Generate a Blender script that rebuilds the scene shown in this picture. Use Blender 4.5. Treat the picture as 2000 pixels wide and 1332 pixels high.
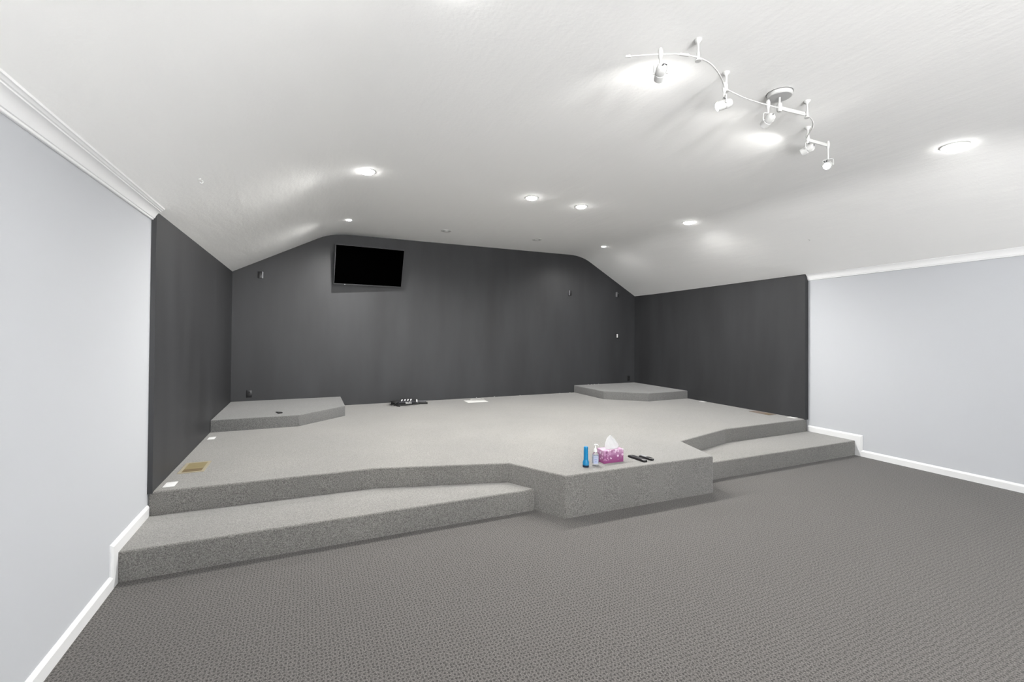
import bpy, bmesh, math, random
from mathutils import Vector, Matrix

sc = bpy.context.scene
for o in list(bpy.data.objects):
    bpy.data.objects.remove(o)
col = sc.collection
R = math.radians
rnd = random.Random(4)

# ------------------------------------------------------------------ camera
YAW, PITCH, ROLL = 0.4241, 0.0108, -0.0074
CAM = Vector((1.1241, 0.0, 1.6477))
cam = bpy.data.cameras.new('camera')
cam.sensor_width = 36.0
cam.lens = 36.0 * 882.28 / 2000.0
cam.shift_y = -(666.0 - 639.74) / 2000.0
cam.clip_start = 0.05
cam_o = bpy.data.objects.new('camera', cam)
col.objects.link(cam_o)
f0 = Vector((math.sin(YAW), math.cos(YAW), 0)); r0 = Vector((math.cos(YAW), -math.sin(YAW), 0)); Z = Vector((0, 0, 1))
fw = f0 * math.cos(PITCH) + Z * math.sin(PITCH)
u0 = -f0 * math.sin(PITCH) + Z * math.cos(PITCH)
rt = r0 * math.cos(ROLL) - u0 * math.sin(ROLL)
up = r0 * math.sin(ROLL) + u0 * math.cos(ROLL)
M = Matrix((rt, up, -fw)).transposed().to_4x4()
M.translation = CAM
cam_o.matrix_world = M
sc.camera = cam_o

# ------------------------------------------------------------------ world, exposure
SKY = 7.0          # daylight outside the added rear windows
BEAM = 210.0        # recessed lamps
HEAD = 17.0         # track lamps
CEIL_FILL = 720.0     # added torchere lamps, unseen at the back, to brighten the ceiling
world = bpy.data.worlds.new('sky'); sc.world = world
world.use_nodes = True
# world made brighter below the horizon to throw light up at the ceiling
wn = world.node_tree
wt = wn.nodes.new('ShaderNodeTexCoord'); ws = wn.nodes.new('ShaderNodeSeparateXYZ'); wr = wn.nodes.new('ShaderNodeValToRGB')
wm = wn.nodes.new('ShaderNodeMapRange'); wm.inputs['From Min'].default_value = -1; wm.inputs['From Max'].default_value = 1
wn.links.new(wt.outputs['Generated'], ws.inputs[0]); wn.links.new(ws.outputs[2], wm.inputs['Value']); wn.links.new(wm.outputs[0], wr.inputs[0])
wr.color_ramp.elements[0].position = .47; wr.color_ramp.elements[0].color = (1.0, 0.99, 0.96, 1)
wr.color_ramp.elements[1].position = .53; wr.color_ramp.elements[1].color = (0.36, 0.42, 0.50, 1)
wn.links.new(wr.outputs[0], wn.nodes['Background'].inputs[0])
world.node_tree.nodes['Background'].inputs[1].default_value = SKY
sc.view_settings.view_transform = 'Standard'
sc.view_settings.look = 'None'
sc.view_settings.exposure = 0.31
sc.view_settings.gamma = 1.0
sc.view_settings.use_curve_mapping = False
sc.cycles.use_denoising = True
sc.cycles.max_bounces = 10
sc.cycles.diffuse_bounces = 7
sc.cycles.sample_clamp_indirect = 8.0

# ------------------------------------------------------------------ helpers
def sock(n, *names):
    for k in names:
        if k in n.inputs:
            return n.inputs[k]

def mat(name, color, rough=0.6, metal=0.0, spec=0.5, emit=None, estr=0.0, trans=0.0, ior=1.45, noise=None, bump=None, coat=0.0):
    """noise = (scale, amount) value mottling, bump = (scale, strength, distance)"""
    m = bpy.data.materials.new(name); m.use_nodes = True
    nt = m.node_tree; b = nt.nodes['Principled BSDF']
    b.inputs['Base Color'].default_value = (*color, 1)
    b.inputs['Roughness'].default_value = rough
    b.inputs['Metallic'].default_value = metal
    sock(b, 'Specular IOR Level', 'Specular').default_value = spec
    b.inputs['IOR'].default_value = ior
    if trans: sock(b, 'Transmission Weight', 'Transmission').default_value = trans
    if coat: sock(b, 'Coat Weight').default_value = coat
    if emit:
        sock(b, 'Emission Color', 'Emission').default_value = (*emit, 1)
        b.inputs['Emission Strength'].default_value = estr
    tc = nt.nodes.new('ShaderNodeTexCoord')
    if noise:
        n = nt.nodes.new('ShaderNodeTexNoise'); n.inputs['Scale'].default_value = noise[0]; n.inputs['Detail'].default_value = 4
        nt.links.new(tc.outputs['Object'], n.inputs['Vector'])
        r = nt.nodes.new('ShaderNodeMapRange')
        r.inputs['To Min'].default_value = 1 - noise[1]; r.inputs['To Max'].default_value = 1 + noise[1]
        nt.links.new(n.outputs['Fac'], r.inputs['Value'])
        h = nt.nodes.new('ShaderNodeVectorMath'); h.operation = 'SCALE'; h.inputs[0].default_value = color
        nt.links.new(r.outputs[0], h.inputs['Scale'])
        nt.links.new(h.outputs[0], b.inputs['Base Color'])
    if bump:
        n = nt.nodes.new('ShaderNodeTexNoise'); n.inputs['Scale'].default_value = bump[0]; n.inputs['Detail'].default_value = 5
        nt.links.new(tc.outputs['Object'], n.inputs['Vector'])
        bp = nt.nodes.new('ShaderNodeBump'); bp.inputs['Strength'].default_value = bump[1]; bp.inputs['Distance'].default_value = bump[2]
        nt.links.new(n.outputs['Fac'], bp.inputs['Height'])
        nt.links.new(bp.outputs[0], b.inputs['Normal'])
    return m

def ramp(nt, stops):
    r = nt.nodes.new('ShaderNodeValToRGB')
    el = r.color_ramp.elements
    while len(el) < len(stops): el.new(0.5)
    for e, (p, c) in zip(el, stops):
        e.position = p; e.color = (*c, 1)
    return r

def obj(name, bm, m, parent=None, smooth=False, at=None):
    me = bpy.data.meshes.new(name)
    bmesh.ops.recalc_face_normals(bm, faces=bm.faces)
    bm.to_mesh(me); bm.free()
    ms = m if isinstance(m, (list, tuple)) else [m]
    for x in ms: me.materials.append(x)
    if smooth:
        me.polygons.foreach_set('use_smooth', [True] * len(me.polygons))
        try: me.set_sharp_from_angle(angle=R(35))
        except Exception: pass
    o = bpy.data.objects.new(name, me); col.objects.link(o)
    if parent: o.parent = parent
    if at is not None: o.location = at
    return o

def struct(name, bm, m, parent=None, smooth=False):
    o = obj(name, bm, m, parent, smooth)
    if not parent: o['kind'] = 'structure'
    return o

def tag(o, label, cat, group=None):
    o['label'] = label; o['category'] = cat
    if group: o['group'] = group
    return o

def thing(name, label, cat, loc=(0, 0, 0), rot=(0, 0, 0), group=None):
    o = bpy.data.objects.new(name, None); col.objects.link(o)
    o.empty_display_size = 0.05
    o.location = loc; o.rotation_euler = rot
    return tag(o, label, cat, group)

def copy_tree(o, parent=None):
    c = o.copy(); col.objects.link(c)
    if parent: c.parent = parent
    for ch in list(o.children): copy_tree(ch, c)
    return c

def B(): return bmesh.new()

def box(bm, x0, x1, y0, y1, z0, z1, mx=None, bevel=0.0, mi=0, seg=2):
    vs = [bm.verts.new((x, y, z)) for x in (x0, x1) for y in (y0, y1) for z in (z0, z1)]
    fs = [bm.faces.new([vs[i] for i in f]) for f in ((0, 1, 3, 2), (4, 6, 7, 5), (0, 4, 5, 1), (2, 3, 7, 6), (0, 2, 6, 4), (1, 5, 7, 3))]
    for f in fs: f.material_index = mi
    if bevel:
        es = list({e for f in fs for e in f.edges})
        r = bmesh.ops.bevel(bm, geom=es, offset=bevel, segments=seg, profile=0.5, affect='EDGES')
        vs = list({v for f in r['faces'] for v in f.verts} | {v for v in vs if v.is_valid})
        for f in r['faces']: f.material_index = mi
    if mx is not None: bmesh.ops.transform(bm, matrix=mx, verts=vs)
    return vs

def lathe(bm, prof, n=32, mx=None, cap=True, mi=0):
    """prof = [(r, z)...] about Z"""
    rings = []; allv = []
    for r, z in prof:
        if r < 1e-6:
            v = bm.verts.new((0, 0, z)); rings.append([v]); allv.append(v)
        else:
            ring = [bm.verts.new((r * math.cos(2 * math.pi * i / n), r * math.sin(2 * math.pi * i / n), z)) for i in range(n)]
            rings.append(ring); allv += ring
    for a, b in zip(rings, rings[1:]):
        for i in range(n):
            j = (i + 1) % n
            if len(a) == 1 and len(b) == 1: continue
            if len(a) == 1: f = bm.faces.new((a[0], b[i], b[j]))
            elif len(b) == 1: f = bm.faces.new((a[i], a[j], b[0]))
            else: f = bm.faces.new((a[i], a[j], b[j], b[i]))
            f.material_index = mi
    if cap:
        for rg in (rings[0], rings[-1]):
            if len(rg) > 1: bm.faces.new(rg).material_index = mi
    if mx is not None: bmesh.ops.transform(bm, matrix=mx, verts=allv)
    return allv

def tube(bm, pts, r, n=10, cap=True, closed=False, flat=1.0):
    """round tube along a polyline; r may be a list; flat squeezes it in its up direction"""
    pts = [Vector(p) for p in pts]
    rs = r if isinstance(r, (list, tuple)) else [r] * len(pts)
    rings = []; prev = None
    N = len(pts)
    for i, p in enumerate(pts):
        if closed: t = (pts[(i + 1) % N] - pts[i - 1]).normalized()
        else: t = (pts[min(i + 1, N - 1)] - pts[max(i - 1, 0)]).normalized()
        if prev is None:
            a = t.cross(Vector((0, 0, 1)))
            if a.length < 1e-3: a = t.cross(Vector((1, 0, 0)))
            a.normalize()
        else:
            a = (prev - t * prev.dot(t)).normalized()
        prev = a
        b = t.cross(a)
        rings.append([bm.verts.new(p + (a * math.cos(2 * math.pi * k / n) + b * flat * math.sin(2 * math.pi * k / n)) * rs[i]) for k in range(n)])
    pairs = list(zip(rings, rings[1:]))
    if closed: pairs.append((rings[-1], rings[0]))
    for a, b in pairs:
        for k in range(n):
            j = (k + 1) % n
            bm.faces.new((a[k], a[j], b[j], b[k]))
    if cap and not closed:
        bm.faces.new(rings[0]); bm.faces.new(rings[-1])

def smooth_path(pts, per=6, closed=False):
    """Catmull-Rom"""
    P = [Vector(p) for p in pts]; out = []; n = len(P)
    rng = range(n) if closed else range(n - 1)
    for i in rng:
        if closed: a, b, c, d = P[i - 1], P[i], P[(i + 1) % n], P[(i + 2) % n]
        else: a, b, c, d = P[max(i - 1, 0)], P[i], P[i + 1], P[min(i + 2, n - 1)]
        for k in range(per):
            t = k / per
            out.append(0.5 * ((2 * b) + (c - a) * t + (2 * a - 5 * b + 4 * c - d) * t * t + (-a + 3 * b - 3 * c + d) * t ** 3))
    if not closed: out.append(P[-1])
    return out

def prism(bm, poly, z0, z1, mx=None):
    lo = [bm.verts.new((x, y, z0)) for x, y in poly]; hi = [bm.verts.new((x, y, z1)) for x, y in poly]
    n = len(poly)
    bm.faces.new(lo); bm.faces.new(hi)
    for i in range(n):
        j = (i + 1) % n
        bm.faces.new((lo[i], lo[j], hi[j], hi[i]))
    if mx is not None: bmesh.ops.transform(bm, matrix=mx, verts=lo + hi)
    return lo + hi

def text_mesh(body, size, depth=0.0):
    c = bpy.data.curves.new('lettering', 'FONT'); c.body = body; c.size = size; c.extrude = depth
    c.align_x = 'CENTER'; c.align_y = 'CENTER'
    o = bpy.data.objects.new('lettering', c); col.objects.link(o)
    dg = bpy.context.evaluated_depsgraph_get()
    me = bpy.data.meshes.new_from_object(o.evaluated_get(dg))
    bpy.data.objects.remove(o)
    return me

def mesh_obj(name, me, m, parent, loc=(0, 0, 0), rot=(0, 0, 0)):
    me.materials.clear(); me.materials.append(m)
    o = bpy.data.objects.new(name, me); col.objects.link(o); o.parent = parent
    o.location = loc; o.rotation_euler = rot
    return o

# ------------------------------------------------------------------ materials
WHITE_WALL = mat('white_wall_paint', (0.455, 0.468, 0.49), 0.75, spec=0.25, bump=(90, 0.05, 0.002))
CEIL = mat('ceiling_paint', (0.93, 0.93, 0.92), 0.85, spec=0.2)
nt = CEIL.node_tree; b = nt.nodes['Principled BSDF']; tc = nt.nodes.new('ShaderNodeTexCoord')
n1 = nt.nodes.new('ShaderNodeTexNoise'); n1.inputs['Scale'].default_value = 38; n1.inputs['Detail'].default_value = 6; n1.inputs['Roughness'].default_value = .6
mp = nt.nodes.new('ShaderNodeMapping'); mp.inputs['Scale'].default_value = (2.2, 0.5, 1.4)
n2 = nt.nodes.new('ShaderNodeTexNoise'); n2.inputs['Scale'].default_value = 2.6; n2.inputs['Detail'].default_value = 3
nt.links.new(tc.outputs['Object'], n1.inputs['Vector']); nt.links.new(tc.outputs['Object'], mp.inputs['Vector']); nt.links.new(mp.outputs[0], n2.inputs['Vector'])
b1 = nt.nodes.new('ShaderNodeBump'); b1.inputs['Strength'].default_value = .35; b1.inputs['Distance'].default_value = .004
b2 = nt.nodes.new('ShaderNodeBump'); b2.inputs['Strength'].default_value = .3; b2.inputs['Distance'].default_value = .02
nt.links.new(n1.outputs['Fac'], b1.inputs['Height']); nt.links.new(n2.outputs['Fac'], b2.inputs['Height'])
nt.links.new(b2.outputs[0], b1.inputs['Normal']); nt.links.new(b1.outputs[0], b.inputs['Normal'])

DARK_WALL = mat('charcoal_wall_paint', (0.052, 0.053, 0.057), 0.5, spec=0.4)
nt = DARK_WALL.node_tree; b = nt.nodes['Principled BSDF']; tc = nt.nodes.new('ShaderNodeTexCoord')
mp = nt.nodes.new('ShaderNodeMapping'); mp.inputs['Scale'].default_value = (1.6, 1.6, 0.35)
n1 = nt.nodes.new('ShaderNodeTexNoise'); n1.inputs['Scale'].default_value = 1.5; n1.inputs['Detail'].default_value = 5
nt.links.new(tc.outputs['Object'], mp.inputs['Vector']); nt.links.new(mp.outputs[0], n1.inputs['Vector'])
cr = ramp(nt, [(0.3, (0.024, 0.0245, 0.026)), (0.7, (0.036, 0.037, 0.0395))])
nt.links.new(n1.outputs['Fac'], cr.inputs[0]); nt.links.new(cr.outputs[0], b.inputs['Base Color'])
n2 = nt.nodes.new('ShaderNodeTexNoise'); n2.inputs['Scale'].default_value = 160
nt.links.new(tc.outputs['Object'], n2.inputs['Vector'])
b1 = nt.nodes.new('ShaderNodeBump'); b1.inputs['Strength'].default_value = .12; b1.inputs['Distance'].default_value = .002
nt.links.new(n2.outputs['Fac'], b1.inputs['Height']); nt.links.new(b1.outputs[0], b.inputs['Normal'])

# loop pile floor carpet: small rings with darker middles
FLOOR = mat('loop_carpet', (0.11, 0.10, 0.1), 0.95, spec=0.1)
nt = FLOOR.node_tree; b = nt.nodes['Principled BSDF']; b.inputs['Sheen Weight'].default_value = .15; b.inputs['Sheen Roughness'].default_value = .5; tc = nt.nodes.new('ShaderNodeTexCoord')
vo = nt.nodes.new('ShaderNodeTexVoronoi'); vo.inputs['Scale'].default_value = 46; vo.inputs['Randomness'].default_value = 0.4
vo.voronoi_dimensions = '2D'
mpf = nt.nodes.new('ShaderNodeMapping'); mpf.inputs['Scale'].default_value = (1.05, .85, 1)
nt.links.new(tc.outputs['Object'], mpf.inputs['Vector']); nt.links.new(mpf.outputs[0], vo.inputs['Vector'])
ring = ramp(nt, [(0.0, (0.055, 0.052, 0.05)), (0.20, (0.085, 0.081, 0.078)), (0.42, (0.19, 0.181, 0.175)), (0.56, (0.155, 0.148, 0.142)), (0.75, (0.12, 0.114, 0.11))])
nt.links.new(vo.outputs['Distance'], ring.inputs[0])
no = nt.nodes.new('ShaderNodeTexNoise'); no.inputs['Scale'].default_value = 170; no.inputs['Detail'].default_value = 2
nt.links.new(tc.outputs['Object'], no.inputs['Vector'])
nr = ramp(nt, [(0.36, (0.24, 0.24, 0.24)), (0.64, (0.79, 0.775, 0.76))])
nt.links.new(no.outputs['Fac'], nr.inputs[0])
mu = nt.nodes.new('ShaderNodeMixRGB'); mu.blend_type = 'MULTIPLY'; mu.inputs[0].default_value = 1
nt.links.new(ring.outputs[0], mu.inputs[1]); nt.links.new(nr.outputs[0], mu.inputs[2])
nt.links.new(mu.outputs[0], b.inputs['Base Color'])
bp = nt.nodes.new('ShaderNodeBump'); bp.inputs['Strength'].default_value = .3; bp.inputs['Distance'].default_value = .003
nt.links.new(mu.outputs[0], bp.inputs['Height']); nt.links.new(bp.outputs[0], b.inputs['Normal'])

def heather(name, lo, hi, scale=140):
    m = mat(name, hi, 0.97, spec=0.08)
    nt = m.node_tree; b = nt.nodes['Principled BSDF']; b.inputs['Sheen Weight'].default_value = .3; b.inputs['Sheen Roughness'].default_value = .55; tc = nt.nodes.new('ShaderNodeTexCoord')
    n1 = nt.nodes.new('ShaderNodeTexNoise'); n1.inputs['Scale'].default_value = scale; n1.inputs['Detail'].default_value = 4; n1.inputs['Roughness'].default_value = .7
    n2 = nt.nodes.new('ShaderNodeTexNoise'); n2.inputs['Scale'].default_value = 1.1; n2.inputs['Detail'].default_value = 4
    nt.links.new(tc.outputs['Object'], n1.inputs['Vector']); nt.links.new(tc.outputs['Object'], n2.inputs['Vector'])
    c1 = ramp(nt, [(0.33, lo), (0.68, hi)]); nt.links.new(n1.outputs['Fac'], c1.inputs[0])
    c2 = ramp(nt, [(0.3, (0.9, 0.9, 0.9)), (0.7, (1.06, 1.055, 1.04))]); nt.links.new(n2.outputs['Fac'], c2.inputs[0])
    mu = nt.nodes.new('ShaderNodeMixRGB'); mu.blend_type = 'MULTIPLY'; mu.inputs[0].default_value = 1
    nt.links.new(c1.outputs[0], mu.inputs[1]); nt.links.new(c2.outputs[0], mu.inputs[2]); nt.links.new(mu.outputs[0], b.inputs['Base Color'])
    bp = nt.nodes.new('ShaderNodeBump'); bp.inputs['Strength'].default_value = .6; bp.inputs['Distance'].default_value = .003
    nt.links.new(n1.outputs['Fac'], bp.inputs['Height']); nt.links.new(bp.outputs[0], b.inputs['Normal'])
    return m
STAGE = heather('grey_stage_carpet', (0.058, 0.056, 0.052), (0.245, 0.238, 0.225))
RISER = heather('corner_riser_carpet', (0.05, 0.05, 0.049), (0.19, 0.19, 0.187))

TRIM = mat('white_trim_paint', (0.66, 0.665, 0.67), 0.4, spec=0.4, noise=(8, 0.02))
CROWN = mat('crown_paint', (0.83, 0.835, 0.84), 0.4, spec=0.4, noise=(8, 0.02))
WHITE_METAL = mat('white_enamel', (0.58, 0.58, 0.57), 0.35, spec=0.5, noise=(20, 0.02))
WHITE_PLASTIC = mat('white_plastic', (0.66, 0.66, 0.655), 0.4, noise=(30, 0.02))
GREY_PLATE = mat('pale_grey_plate', (0.45, 0.45, 0.45), 0.5, noise=(30, 0.03))
BLACK_PLASTIC = mat('black_plastic', (0.012, 0.012, 0.013), 0.35, noise=(40, 0.15))
BLACK_RUBBER = mat('black_rubber', (0.01, 0.01, 0.01), 0.6, noise=(60, 0.2))
DARK_GREY = mat('dark_grey_plastic', (0.06, 0.06, 0.065), 0.4, noise=(40, 0.1))
SCREEN = mat('tv_screen', (0.0002, 0.0002, 0.0002), 0.9, spec=0.0, noise=(3, 0.1))
BEZEL = mat('tv_bezel', (0.035, 0.035, 0.038), 0.3, noise=(30, 0.1))
SILVER = mat('brushed_silver', (0.42, 0.42, 0.44), 0.35, metal=0.7, noise=(60, 0.08))
BLACK_FABRIC = mat('black_nylon', (0.018, 0.018, 0.022), 0.8, noise=(120, 0.4), bump=(300, 0.3, 0.001))
PAPER = mat('white_paper', (0.6, 0.6, 0.585), 0.8, noise=(12, 0.03))
TISSUE = mat('tissue_paper', (0.54, 0.54, 0.54), 0.9, noise=(25, 0.04), bump=(60, 0.3, 0.002))
BLUE = mat('blue_plastic', (0.0, 0.15, 0.32), 0.35, noise=(20, 0.08))
NAVY = mat('navy_plastic', (0.004, 0.012, 0.035), 0.35, noise=(20, 0.1))
TAN = mat('tan_metal', (0.32, 0.285, 0.21), 0.45, metal=0.15, noise=(40, 0.08))
BRASS = mat('brass_duct', (0.23, 0.19, 0.10), 0.5, metal=0.2, noise=(15, 0.15))
BRASS_DARK = mat('dark_brass_duct', (0.16, 0.12, 0.065), 0.5, metal=0.2, noise=(15, 0.15))
BROWN = mat('brown_metal', (0.20, 0.165, 0.14), 0.5, metal=0.15, noise=(40, 0.12))
CLEAR = mat('clear_plastic', (0.93, 0.95, 0.97), 0.08, trans=0.92, ior=1.3, noise=(30, 0.02))
LABEL = mat('sanitizer_label', (0.36, 0.39, 0.49), 0.5, noise=(80, 0.05))
LABEL_INK = mat('label_ink', (0.16, 0.22, 0.45), 0.5, noise=(80, 0.1))
LENS = mat('lit_lens', (0.9, 0.9, 0.9), 0.5, emit=(1.0, 0.985, 0.96), estr=42.0, noise=(5, 0.01))
LENS_OFF = mat('unlit_lens', (0.62, 0.62, 0.61), 0.4, noise=(20, 0.03))
PLASTER = mat('plaster_crumb', (0.62, 0.62, 0.61), 0.9, noise=(200, 0.2))
GLASS = mat('window_glass', (1, 1, 1), 0.02, trans=1.0, ior=1.02, noise=(2, 0.001))
DOOR_PAINT = mat('white_door_paint', (0.82, 0.82, 0.81), 0.45, noise=(6, 0.02))

# tissue box print: magenta base with pink and lilac discs towards the top
TBOX = mat('printed_tissue_card', (0.4, 0.08, 0.25), 0.5)
nt = TBOX.node_tree; b = nt.nodes['Principled BSDF']; tc = nt.nodes.new('ShaderNodeTexCoord')
v1 = nt.nodes.new('ShaderNodeTexVoronoi'); v1.inputs['Scale'].default_value = 36; v1.inputs['Randomness'].default_value = 1
nt.links.new(tc.outputs['Object'], v1.inputs['Vector'])
disc = ramp(nt, [(0.40, (1, 1, 1)), (0.47, (0, 0, 0))]); nt.links.new(v1.outputs['Distance'], disc.inputs[0])
pal = ramp(nt, [(0.0, (0.15, 0.04, 0.11)), (0.35, (0.34, 0.16, 0.28)), (0.65, (0.52, 0.34, 0.46)), (1.0, (0.62, 0.52, 0.60))])
sp = nt.nodes.new('ShaderNodeSeparateColor'); nt.links.new(v1.outputs['Color'], sp.inputs[0]); nt.links.new(sp.outputs[0], pal.inputs[0])
xyz = nt.nodes.new('ShaderNodeSeparateXYZ'); nt.links.new(tc.outputs['Object'], xyz.inputs[0])
grad = ramp(nt, [(0.0, (0.20, 0.035, 0.13)), (0.5, (0.22, 0.07, 0.17)), (1.0, (0.45, 0.28, 0.40))])
mr = nt.nodes.new('ShaderNodeMapRange'); mr.inputs['From Min'].default_value = 0.0; mr.inputs['From Max'].default_value = 0.125
nt.links.new(xyz.outputs[2], mr.inputs['Value']); nt.links.new(mr.outputs[0], grad.inputs[0])
thr = nt.nodes.new('ShaderNodeMapRange'); thr.inputs['From Min'].default_value = 0.022; thr.inputs['From Max'].default_value = 0.05
nt.links.new(xyz.outputs[2], thr.inputs['Value'])
mm = nt.nodes.new('ShaderNodeMath'); mm.operation = 'MULTIPLY'
nt.links.new(disc.outputs[0], mm.inputs[0]); nt.links.new(thr.outputs[0], mm.inputs[1])
mx_ = nt.nodes.new('ShaderNodeMixRGB'); nt.links.new(mm.outputs[0], mx_.inputs[0]); nt.links.new(grad.outputs[0], mx_.inputs[1]); nt.links.new(pal.outputs[0], mx_.inputs[2])
nt.links.new(mx_.outputs[0], b.inputs['Base Color'])

# ------------------------------------------------------------------ room shell
W = 8.0; YB = 8.255; YR = -4.6; YD = 4.37
TL, TR = 0.033, 0.075          # how far the charcoal panelling stands proud
FLAT = 3.3125

def eave(y):
    """height of the left and right ceiling edges, running very slightly out of level along the room"""
    return 2.555 + .0008 * (YB - y), 2.525 - .018 * (y - 4.36)
def arc_profile(y):
    """ceiling height along x: left slope, soft crease, flat, soft crease, right slope"""
    zl, zr = eave(y)
    kx = 1.471; s = (FLAT - zl) / kx
    pts = [(-0.15, zl - .15 * s), (0, zl), (1.27, zl + 1.27 * s)]
    def q(a, c, d, n=7):
        return [tuple((1 - t) ** 2 * a[k] + 2 * t * (1 - t) * c[k] + t * t * d[k] for k in (0, 1)) for t in [i / n for i in range(1, n + 1)]]
    pts += q(pts[-1], (kx, FLAT), (1.80, FLAT))
    kx2 = 6.486; s = (FLAT - zr) / (8 - kx2)
    a = (kx2 - .30, FLAT); d = (kx2 + .22, zr + (8 - kx2 - .22) * s)
    pts += [a] + q(a, (kx2, FLAT), d) + [(8, zr), (8.15, zr - .15 * s)]
    return pts
def ceil_z(x, y=YB):
    P_ = arc_profile(y)
    for (x0, z0), (x1, z1) in zip(P_, P_[1:]):
        if x0 <= x <= x1: return z0 + (z1 - z0) * (x - x0) / (x1 - x0)
bm = B()
NP = len(arc_profile(0))
rows = [[bm.verts.new((x, y, z)) for x, z in arc_profile(y)] for y in (YR - .15, YB + .15)]
top = [[bm.verts.new((x, y, 3.55)) for x in (-.15, 8.15)] for y in (YR - .15, YB + .15)]
for i in range(NP - 1):
    bm.faces.new((rows[0][i], rows[0][i + 1], rows[1][i + 1], rows[1][i]))
bm.faces.new((top[0][0], top[0][1], top[1][1], top[1][0]))
bm.faces.new((rows[0][0], rows[1][0], top[1][0], top[0][0]))
bm.faces.new((rows[0][-1], top[0][1], top[1][1], rows[1][-1]))
bm.faces.new(rows[0] + [top[0][1], top[0][0]])
bm.faces.new(rows[1] + [top[1][1], top[1][0]])
struct('ceiling', bm, CEIL, smooth=True)

bm = B(); box(bm, -.15, 8.15, YR - .15, YB + .15, -.12, 0)
struct('floor', bm, FLOOR)
bm = B(); box(bm, -.15, 0, YR - .15, YB + .15, 0, 2.58); struct('wall_left', bm, WHITE_WALL)
bm = B(); box(bm, 8, 8.15, YR - .15, YB + .15, 0, 2.56); struct('wall_right', bm, WHITE_WALL)

def gable(bm, xa, xb, y0, y1, z0=0.0):
    ym = (y0 + y1) / 2
    pr = [(x, z + .004) for x, z in arc_profile(ym) if xa < x < xb]
    pr = [(xa, ceil_z(xa, ym) + .004)] + pr + [(xb, ceil_z(xb, ym) + .004)]
    poly = [(xa, z0)] + [(xb, z0)] + pr[::-1]
    lo = [bm.verts.new((x, y0, z)) for x, z in poly]; hi = [bm.verts.new((x, y1, z)) for x, z in poly]
    bm.faces.new(lo); bm.faces.new(hi)
    for i in range(len(poly)):
        j = (i + 1) % len(poly); bm.faces.new((lo[i], lo[j], hi[j], hi[i]))
bm = B(); gable(bm, 0, 8, YB, YB + .14); struct('wall_back', bm, DARK_WALL)
# charcoal side panelling standing on the stage
def side_panel(x0, x1, name):
    bm = B()
    vs = []
    for y in (YD, YB):
        za, zb = ceil_z(x0, y) + .003, ceil_z(x1, y) + .003
        vs.append([bm.verts.new(c) for c in ((x0, y, .37), (x1, y, .37), (x1, y, zb), (x0, y, za))])
    a, b_ = vs
    bm.faces.new(a); bm.faces.new(b_)
    for i in range(4):
        j = (i + 1) % 4; bm.faces.new((a[i], a[j], b_[j], b_[i]))
    return struct(name, bm, DARK_WALL)
side_panel(0.0, TL, 'wall_stage_left')
side_panel(8 - TR, 8.0, 'wall_stage_right')

# unseen rear wall with a door and two windows added to light the room
WX = [(0.9, 3.1), (4.9, 7.1)]; WZ = (0.85, 2.35); DX = (3.55, 4.45); DZ = 2.05
bm = B()
def wall_cells(bm, xs, zs, skip):
    for i in range(len(xs) - 1):
        for j in range(len(zs) - 1):
            if (i, j) in skip: continue
            box(bm, xs[i], xs[i + 1], YR - .14, YR, zs[j], zs[j + 1])
xs = [0, .9, 3.1, 3.55, 4.45, 4.9, 7.1, 8]
zs = [0, .85, 2.05, 2.35]
wall_cells(bm, xs, zs, {(1, 1), (1, 2), (5, 1), (5, 2), (3, 0), (3, 1)})
gable(bm, 0, 8, YR - .14, YR, 2.35)
struct('wall_rear', bm, DARK_WALL)  # charcoal here to cut the light it throws back at the stage
for n_, (xa, xb) in enumerate(WX, 1):
    bm = B(); t = .05
    for a in ((xa, xa + t, WZ[0], WZ[1]), (xb - t, xb, WZ[0], WZ[1]), (xa + t, xb - t, WZ[0], WZ[0] + t), (xa + t, xb - t, WZ[1] - t, WZ[1]), ((xa + xb) / 2 - .025, (xa + xb) / 2 + .025, WZ[0] + t, WZ[1] - t)):
        box(bm, a[0], a[1], YR - .11, YR - .05, a[2], a[3])
    w_ = struct('window_%d' % n_, bm, TRIM)
    bm = B(); box(bm, xa + t - .01, xb - t + .01, YR - .083, YR - .077, WZ[0] + t - .01, WZ[1] - t + .01)
    obj('window_glass', bm, GLASS, w_)
    bm = B(); box(bm, xa - .05, xb + .05, YR + .001, YR + .05, WZ[0] - .04, WZ[0] - .005, bevel=.004)
    obj('window_sill', bm, TRIM, w_)
    pl = bpy.data.lights.new('window_portal', 'AREA'); pl.shape = 'RECTANGLE'; pl.size = xb - xa; pl.size_y = WZ[1] - WZ[0]
    pl.cycles.is_portal = True
    po = bpy.data.objects.new('window_portal', pl); col.objects.link(po); po.location = ((xa + xb) / 2, YR - .13, sum(WZ) / 2); po.rotation_euler = (R(90), 0, 0)
    po.parent = w_
bm = B(); box(bm, DX[0] + .02, DX[1] - .02, YR - .10, YR - .06, .005, DZ - .01)
d_ = struct('door_1', bm, DOOR_PAINT)
bm = B()
for (xa, xb, za, zb) in ((.12, .40, .25, .95), (.50, .78, .25, .95), (.12, .40, 1.1, 1.85), (.50, .78, 1.1, 1.85)):
    box(bm, DX[0] + xa, DX[0] + xb, YR - .06, YR - .052, za, zb, bevel=.003)
obj('door_panel', bm, DOOR_PAINT, d_)
bm = B(); lathe(bm, [(0, 0), (.022, .0), (.026, .02), (.02, .045), (0, .05)], 20, Matrix.Translation((DX[1] - .09, YR - .06, 1.0)) @ Matrix.Rotation(R(-90), 4, 'X'))
obj('door_handle', bm, SILVER, d_, True)

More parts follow.
